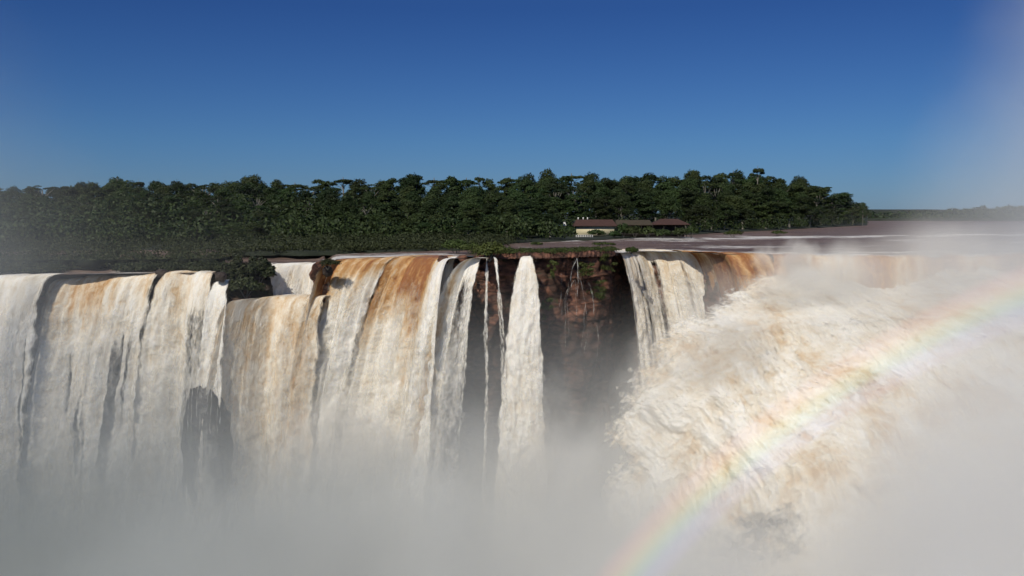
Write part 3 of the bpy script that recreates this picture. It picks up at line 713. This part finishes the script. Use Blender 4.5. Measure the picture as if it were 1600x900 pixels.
def hanging(px, y0, y1, D, wpx, label, seed, group, n=900):
    rr = np.random.RandomState(seed); b = atd(px, y0, D); t = atd(px, y1, D); h = t[2] - b[2]; wd = wpx * D / F / 2; bl = []
    for i in range(9):
        q = rr.rand(); bl.append((wd * rr.uniform(-.8, .8) * (1 - .6 * abs(q - .6)), rr.uniform(-.3, .3), h * q, wd * rr.uniform(.25, .55), .7, h * rr.uniform(.12, .3)))
    V, Q = leaf_cloud(bl, n, .13, seed, .2); o = mesh_obj('cliff_plant', V, Q, M['bush'], smooth=False); o.location = tuple(b + np.array([0, .6, 0])); return tag(o, label, 'plant', group)
def shrub(px, ybase, ytop, D, wpx, label, seed, mat='bush', group=None, cat='bush', name='bush', n=1500, size=None):
    rr = np.random.RandomState(seed); b = atd(px, ybase, D); top = atd(px, ytop, D); h = top[2] - b[2]; wd = wpx * D / F / 2
    bl = []
    for i in range(9):
        a = i * 2.4; q = math.sqrt((i + .5) / 9) * .68
        bl.append((wd * q * math.cos(a) * rr.uniform(.8, 1.25), wd * .7 * q * math.sin(a), h * (.18 + .42 * (1 - q) + .16 * rr.rand()), wd * rr.uniform(.3, .48), wd * .35, h * rr.uniform(.24, .38)))
    V, Q = leaf_cloud(bl, n, size or max(.10, h * .055), seed, .4)
    root = empty(name, tuple(b)); mesh_obj('foliage', V, Q, M[mat], root, smooth=False)
    st = MB(); 
    for i in range(5):
        a = i * 1.3; st.tube([(0, 0, -.2), (wd * .3 * math.cos(a), wd * .2 * math.sin(a), h * .3), (wd * .5 * math.cos(a), wd * .3 * math.sin(a), h * .62)], [.07, .05, .03], 5)
    st.build('stem', M['bark'], root, smooth=True)
    tag(root, label, cat, group); return root
# rocky island with bushes between the narrow chute and the short fall
def boulder(name, label, c, rad, seed, mat='dark_rock', group=None, nu=64, nv=40, kind=None, cat='rock', sq=.8):
    u = np.linspace(0, 2 * np.pi, nu); v = np.linspace(.02, np.pi - .02, nv); U, Vv = np.meshgrid(u, v, indexing='ij')
    d = np.stack([np.cos(U) * np.sin(Vv), np.sin(U) * np.sin(Vv), np.cos(Vv)], 2)
    dd = np.sign(d) * np.abs(d) ** sq
    k = 1 + .28 * fbm(d[..., 0] * 1.6 + seed, d[..., 1] * 1.6, d[..., 2] * 1.6, 4) + .10 * noise(d[..., 0] * 5, d[..., 1] * 5 + seed, d[..., 2] * 5)
    P = dd * k[..., None] * np.array(rad)
    o = mesh_obj(name, (P + np.array(c)).reshape(-1, 3), grid_faces(nu, nv), M[mat], loc=c)
    return tag(o, label, cat, group, kind)
c = atd(388, 440, 153); boulder('rock_island', 'dark bushy rock island between the narrow chute and the short misty waterfall', tuple(c + np.array([0, 2, -2.2])), (3.9, 3.4, 4.6), 3)
shrub(366, 452, 404, 151, 62, 'dense dark bush covering the left side of the rock island', 31, mat='scrub', group='bushes on the rock island', n=3000)
shrub(404, 446, 400, 152.5, 60, 'dense dark bush covering the right side of the rock island', 32, mat='scrub', group='bushes on the rock island', n=3000)
shrub(384, 466, 428, 150, 60, 'low bush hanging over the front of the rock island', 33, mat='scrub', group='bushes on the rock island', n=2500)
c = atd(512, 418, 151); boulder('mossy_rock', 'small mossy rock at the crest between the short fall and the central falls', tuple(c + np.array([0, 0, -.6])), (.8, .8, .9), 5)
shrub(512, 420, 403, 149.5, 34, 'small dark bush on the mossy rock beside the short fall', 34, mat='scrub')
c = atd(318, 700, 139); boulder('rock_mound', 'dark wet rock mound under the narrow chute', tuple(c + np.array([0, 2, -2])), (3.5, 3.2, 11.5), 8, sq=.85)
shrub(765, 407, 374, 156, 66, 'large sunlit bush on the cliff top above the two thin trickles', 36, group='bushes along the cliff top', n=2600)
shrub(712, 398, 372, 170, 50, 'yellow green bush at the crest above the slim white waterfall', 37, group='bushes along the cliff top')
shrub(735, 398, 378, 166, 40, 'dull green bush between the slim waterfall and the leaning waterfall', 38, group='bushes along the cliff top')
for k, (px, y0, y1, wpx, lb) in enumerate([(938, 470, 440, 44, 'bright green fern clump low on the right end of the cliff'), (918, 432, 404, 34, 'green fern clump under the cliff top near the lacy trickles'),
        (951, 425, 395, 30, 'green fern clump at the upper right corner of the cliff'), (863, 430, 410, 18, 'small green tuft on the red cliff between the plunging fall and the lacy trickles'), (855, 505, 470, 22, 'dark moss tuft hanging beside the plunging waterfall'),
        (725, 450, 405, 18, 'dark moss hanging between the slim and the leaning waterfalls')]):
    p = rim_point(px); hanging(px, y0, y1, p[1] - 2.6, wpx, lb, 40 + k, 'green clumps growing on the cliff face')
# shore plants and rocks standing in the river
for k, (px, y0, y1, wpx, lb) in enumerate([(1372 - 22, 0, 0, 0, None), (986, 396, 385, 22, 'small tufted islet just behind the crest of the right falls'), (940, 384, 378, 40, 'flat grassy islet in the river in front of the brown roofed lodge'),
        (1145, 371, 358, 34, 'dark shrubby islet near the far bank, right of the lodge'), (1215, 368, 359, 30, 'low islet of reeds at the foot of the wood, right part'), (838, 383, 378, 22, 'flat rocky islet near the far bank, left of the lodge')]):
    if lb is None: continue
    p = atz(px, y0, 0); shrub(px, y0, y1, p[1], wpx, lb, 60 + k, group='islets in the river', cat='islet', name='river_islet', n=700, size=.22)

# thin lace of trickles over the right of the cliff
root = empty('trickling_waterfall', tuple(rim_point(900)))
base = np.array(root.location)
def strand(pts, D, wdt, seed):
    rr = np.random.RandomState(seed); P = [atd(x, y, D) for x, y in pts]; P = np.array(P)
    d = np.r_[0, np.cumsum(np.linalg.norm(np.diff(P, axis=0), axis=1))]; n = max(8, int(d[-1] / .25)); q = np.linspace(0, d[-1], n)
    Cn = np.stack([np.interp(q, d, P[:, k]) for k in range(3)], 1)
    Cn[1:-1] = (Cn[:-2] + Cn[2:] + 2 * Cn[1:-1]) / 4
    Cn[:, 0] += .12 * fbm(q * .5, seed * 3.1, 0, 3); V = []; cov = []; st = []
    for i in range(n):
        w_ = wdt * .6 * (1 + .9 * noise(q[i] * .6, seed * 7.7))
        for j, u in enumerate((-1, -.4, .4, 1)):
            V.append((Cn[i, 0] + u * w_, Cn[i, 1] - .15 * (1 - u * u), Cn[i, 2])); cov.append((.33 if abs(u) < .5 else .0) * float(ss(d[-1], d[-1] * .6, q[i]) * .5 + .5) + .05)
            st.append((u * w_ * 2 + seed, q[i], seed))
    V = np.array(V) - base
    mesh_obj('strand', V, grid_faces(n, 4), M['water'], root, attrs={'st': np.array(st), 'tint': np.full(len(V), .02), 'foam': np.ones(len(V)), 'cover': cov})
Dl = rim_point(900)[1] - 2.6
rl = np.random.RandomState(4)
def fall_path(x, y, y1, drift):
    pts = [(x, y)]; v = drift
    while y < y1:
        dy = rl.uniform(4, 9); y += dy; x += v * dy + rl.uniform(-.9, .9); v *= .72
        if rl.rand() < .12: x += rl.uniform(-2.5, 2.5)
        pts.append((x, y))
    return pts
kk = 0
for (x, y, y1, dr, n_, w_) in [(899, 402, 438, -.55, 3, .13), (900, 402, 440, .05, 3, .16), (901, 403, 436, .5, 3, .12), (896, 436, 505, -.9, 4, .11), (890, 440, 470, -.2, 3, .10), (901, 436, 500, .08, 4, .12), (907, 437, 515, .55, 4, .10),
        (920, 441, 505, .5, 3, .09), (884, 470, 570, 0, 3, .09), (930, 508, 580, .55, 2, .12), (915, 480, 560, .1, 3, .08), (878, 425, 500, -.1, 2, .08)]:
    for q in range((n_ + 1) // 2 + (kk % 2)):
        kk += 1; strand(fall_path(x + rl.uniform(-2.5, 2.5), y + rl.uniform(0, 4), y1 + rl.uniform(-18, 10), dr * rl.uniform(.3, 1.0)), Dl + rl.uniform(-.3, .3), w_ * rl.uniform(.6, 1.5), kk)
tag(root, 'lacy cluster of thin white trickles spreading over the right part of the red cliff', 'waterfall', 'waterfalls dropping into the gorge')
root2 = empty('trickling_waterfall', tuple(atd(320, 590, 134))); base = np.array(root2.location); root = root2
for k, px in enumerate([296, 301, 309, 315, 326, 331, 342]):
    strand([(px + 3, 592 - abs(px - 322) * -.2), (px, 610), (px - 2, 650), (px - 3, 705)], 134.6, .2, 30 + k)
tag(root2, 'thin veils of water running down the dark wet mound', 'waterfall', 'waterfalls dropping into the gorge')

# ---------------------------------------------------------------- lodge on the far bank
def box_part(name, c, d, mat, parent): b = MB(); b.box(c, d); return b.build(name, M[mat], parent)
def roof_part(x0, x1, y0, y1, z0, z1, parent, hip=0, mat='tiles'):
    ym = (y0 + y1) / 2; V = [(x0, y0, z0), (x1, y0, z0), (x1, y1, z0), (x0, y1, z0), (x0 + hip, ym, z1), (x1 - hip, ym, z1)]
    V += [(v[0], v[1], v[2] - .18) for v in V[:4]]
    q = [(0, 1, 5, 4), (2, 3, 4, 5), (0, 4, 3, 3), (1, 2, 5, 5), (6, 7, 1, 0), (8, 9, 3, 2), (7, 8, 2, 1), (9, 6, 0, 3), (6, 9, 8, 7)]
    me = bpy.data.meshes.new('roof'); me.from_pydata(V, [], [tuple(dict.fromkeys(f)) for f in q]); me.materials.append(M[mat])
    o = bpy.data.objects.new('roof', me); COL.objects.link(o); o.parent = parent; return o
DB = 292.0
def wx(px): return px_x(px, DB)
def wz(py): return CAMZ + (HOR - py) * DB / F
b1 = empty('lodge', (wx(930), DB, .3)); ox_, oz_ = wx(930), .3
x0, x1 = wx(900) - ox_, wx(959) - ox_; ze = wz(352.5) - oz_; zr = wz(343) - oz_
box_part('wall', ((x0 + x1) / 2, 3.5, ze / 2), (x1 - x0, 7, ze), 'cream', b1)
roof_part(x0 - .8, x1 + .8, -.9, 7.9, ze, zr, b1, 1.0)
for k, px in enumerate((904, 912, 919)): 
    box_part('chimney', (wx(px) - ox_, 3.5 + .4 * k, zr + .3), (.34, .34, .8), 'white', b1)
tag(b1, 'long cream walled lodge with a brown tiled roof on the far bank', 'building')
b2 = empty('pavilion', (wx(1040), DB + 2, .3)); ox_ = wx(1040)
x0, x1 = wx(966) - ox_, wx(1074) - ox_; ze = wz(350.5) - oz_; zr = wz(342) - oz_
box_part('wall', ((x0 + x1) / 2, 5, ze / 2), (x1 - x0 - 1, 6, ze), 'dark_wood', b2)
roof_part(wx(1020) - ox_, x1 + .8, -.8, 9, ze, zr, b2, 3.2); roof_part(x0 - .6, wx(1020) - ox_ - .1, -.5, 8.6, ze - .15, zr - .35, b2, .3, 'moss_tiles')['label'] = 'mossy greyish brown roof wing'
for k in range(7):
    box_part('post', (x0 + .3 + k * (x1 - x0 - .6) / 6, -.3, ze / 2), (.16, .16, ze), 'dark_wood', b2)
box_part('terrace', ((x0 + x1) / 2 + 1, -1.2, 1.0), (x1 - x0 + 2, 2.6, .2), 'dark_wood', b2)
box_part('railing', ((x0 + x1) / 2 + 1, -2.4, 1.6), (x1 - x0 + 2, .08, .12), 'dark_wood', b2)
tag(b2, 'dark open sided pavilion with a hipped brown roof right of the cream lodge', 'building')
b3 = empty('shelter', (wx(876), DB + 3, .3)); ox_ = wx(876); ze = wz(352) - oz_; zr = wz(347) - oz_
box_part('wall', (0, 1.5, ze / 2), (2.6, 2.4, ze), 'cream', b3); roof_part(-1.9, 1.9, -.3, 3.3, ze, zr, b3, .2, 'white'); tag(b3, 'little pale roofed shelter half hidden by trees left of the lodge', 'building')
fz = empty('railing_fence', (px_x(912, 276), 276, .2)); f = MB()
for k in range(8): box_part('post', (-2.4 + k * .72, 0, .55), (.14, .14, 1.1), 'white', fz)
for z in (.55, 1.05): box_part('rail', (.1, .1, z), (5.2, .06, .10), 'white', fz)
tag(fz, 'white railing on the river bank below the cream lodge', 'fence')
for k, (px, yt, D, wpx) in enumerate([(889, 352, 284, 24), (930, 358, 283, 34), (960, 361, 282, 20), (974, 348, 285, 24), (992, 350, 283, 30), (1012, 352, 284, 28), (1035, 357, 284, 30), (1062, 355, 284, 30), (1080, 352, 286, 26)]):
    shrub(px, 371, yt, D, wpx, 'dark leafy bush screening the front of the lodge and pavilion', 80 + k, 'leaf', 'bushes in front of the lodge', n=1000, size=.3)

# rocks and scrub breaking the crest at the left
for k, (px, py, wpx, lb) in enumerate([(252, 424, 24, 'dark rock at the head of the gap between the two left waterfalls'), (344, 428, 20, 'dark rock beside the head of the narrow chute'), (692, 402, 20, 'dark red rock left of the slim white waterfall'), (722, 402, 22, 'red rock between the slim white waterfall and the leaning waterfall')]):
    z = -2.2 if px < 400 else .1; c = atz(px, py, z); w_ = wpx * c[1] / F / 2 * .7
    boulder('crest_rock', lb, (float(c[0]), float(c[1] + .3), z - .5), (w_ * 1.2, 1.0, .8), 50 + k, 'rock' if px > 600 else 'dark_rock', 'rocks along the crest', 32, 20)
cells = []
for k in range(330):
    px = r.uniform(-60, 352); p = rim_point(px)
    if fbm(px * .018, 3.7, 0, 2) < -.16 and px < 330: continue
    D = p[1] + r.uniform(2.0, 9) ; cells.append((p[0] * D / p[1], D, -2.0, r.uniform(.9, 2.4), 1.2, r.uniform(.5, 1.3)))
growth('waterside_scrub', 'dark scrub tufts standing in the shallows behind the left crest', cells, 45000, .16, 77, 'scrub')

for k, (px, py, D, rx, rz, dn, lb) in enumerate([(1245, 412, 153, 4.5, 5, .26, 'bright spray burst leaping above the right rim beside the brown waterfall'), (1196, 404, 156, 3, 3, .2, 'small spray burst at the bend of the rim'), (1240, 445, 148, 9, 4, .14, 'drifting spray in front of the reddish waterfall'),
        (1310, 425, 148, 8, 6, .12, 'spray rolling along the middle of the right rim'), (1460, 400, 146, 14, 7, .035, 'pale spray rising above the far right rim'), (1130, 520, 134, 9, 12, .05, 'soft spray hanging before the upper torrent'), (1040, 610, 140, 9, 12, .05, 'soft spray drifting off the left side of the torrent'), (540, 690, 140, 14, 8, .05, 'sunlit spray billowing at the foot of the central falls'), (860, 735, 138, 10, 8, .06, 'bright spray puff at the foot of the red cliff'), (862, 660, 146, 5, 11, .05, 'soft spray beside the foot of the plunging waterfall')]):
    c = atd(px, py, D); e_ = 1.5
    vol('spray_burst', lb, (c[0] - rx * e_, c[1] - rx * e_, c[2] - rz * e_), (c[0] + rx * e_, c[1] + rx * e_, c[2] + rz * e_), plume(float(c[0]), float(c[1]), float(c[2]), rx, rx, rz, dn, 1.6 / rx, col=(1, .975, .91)), 1.0)
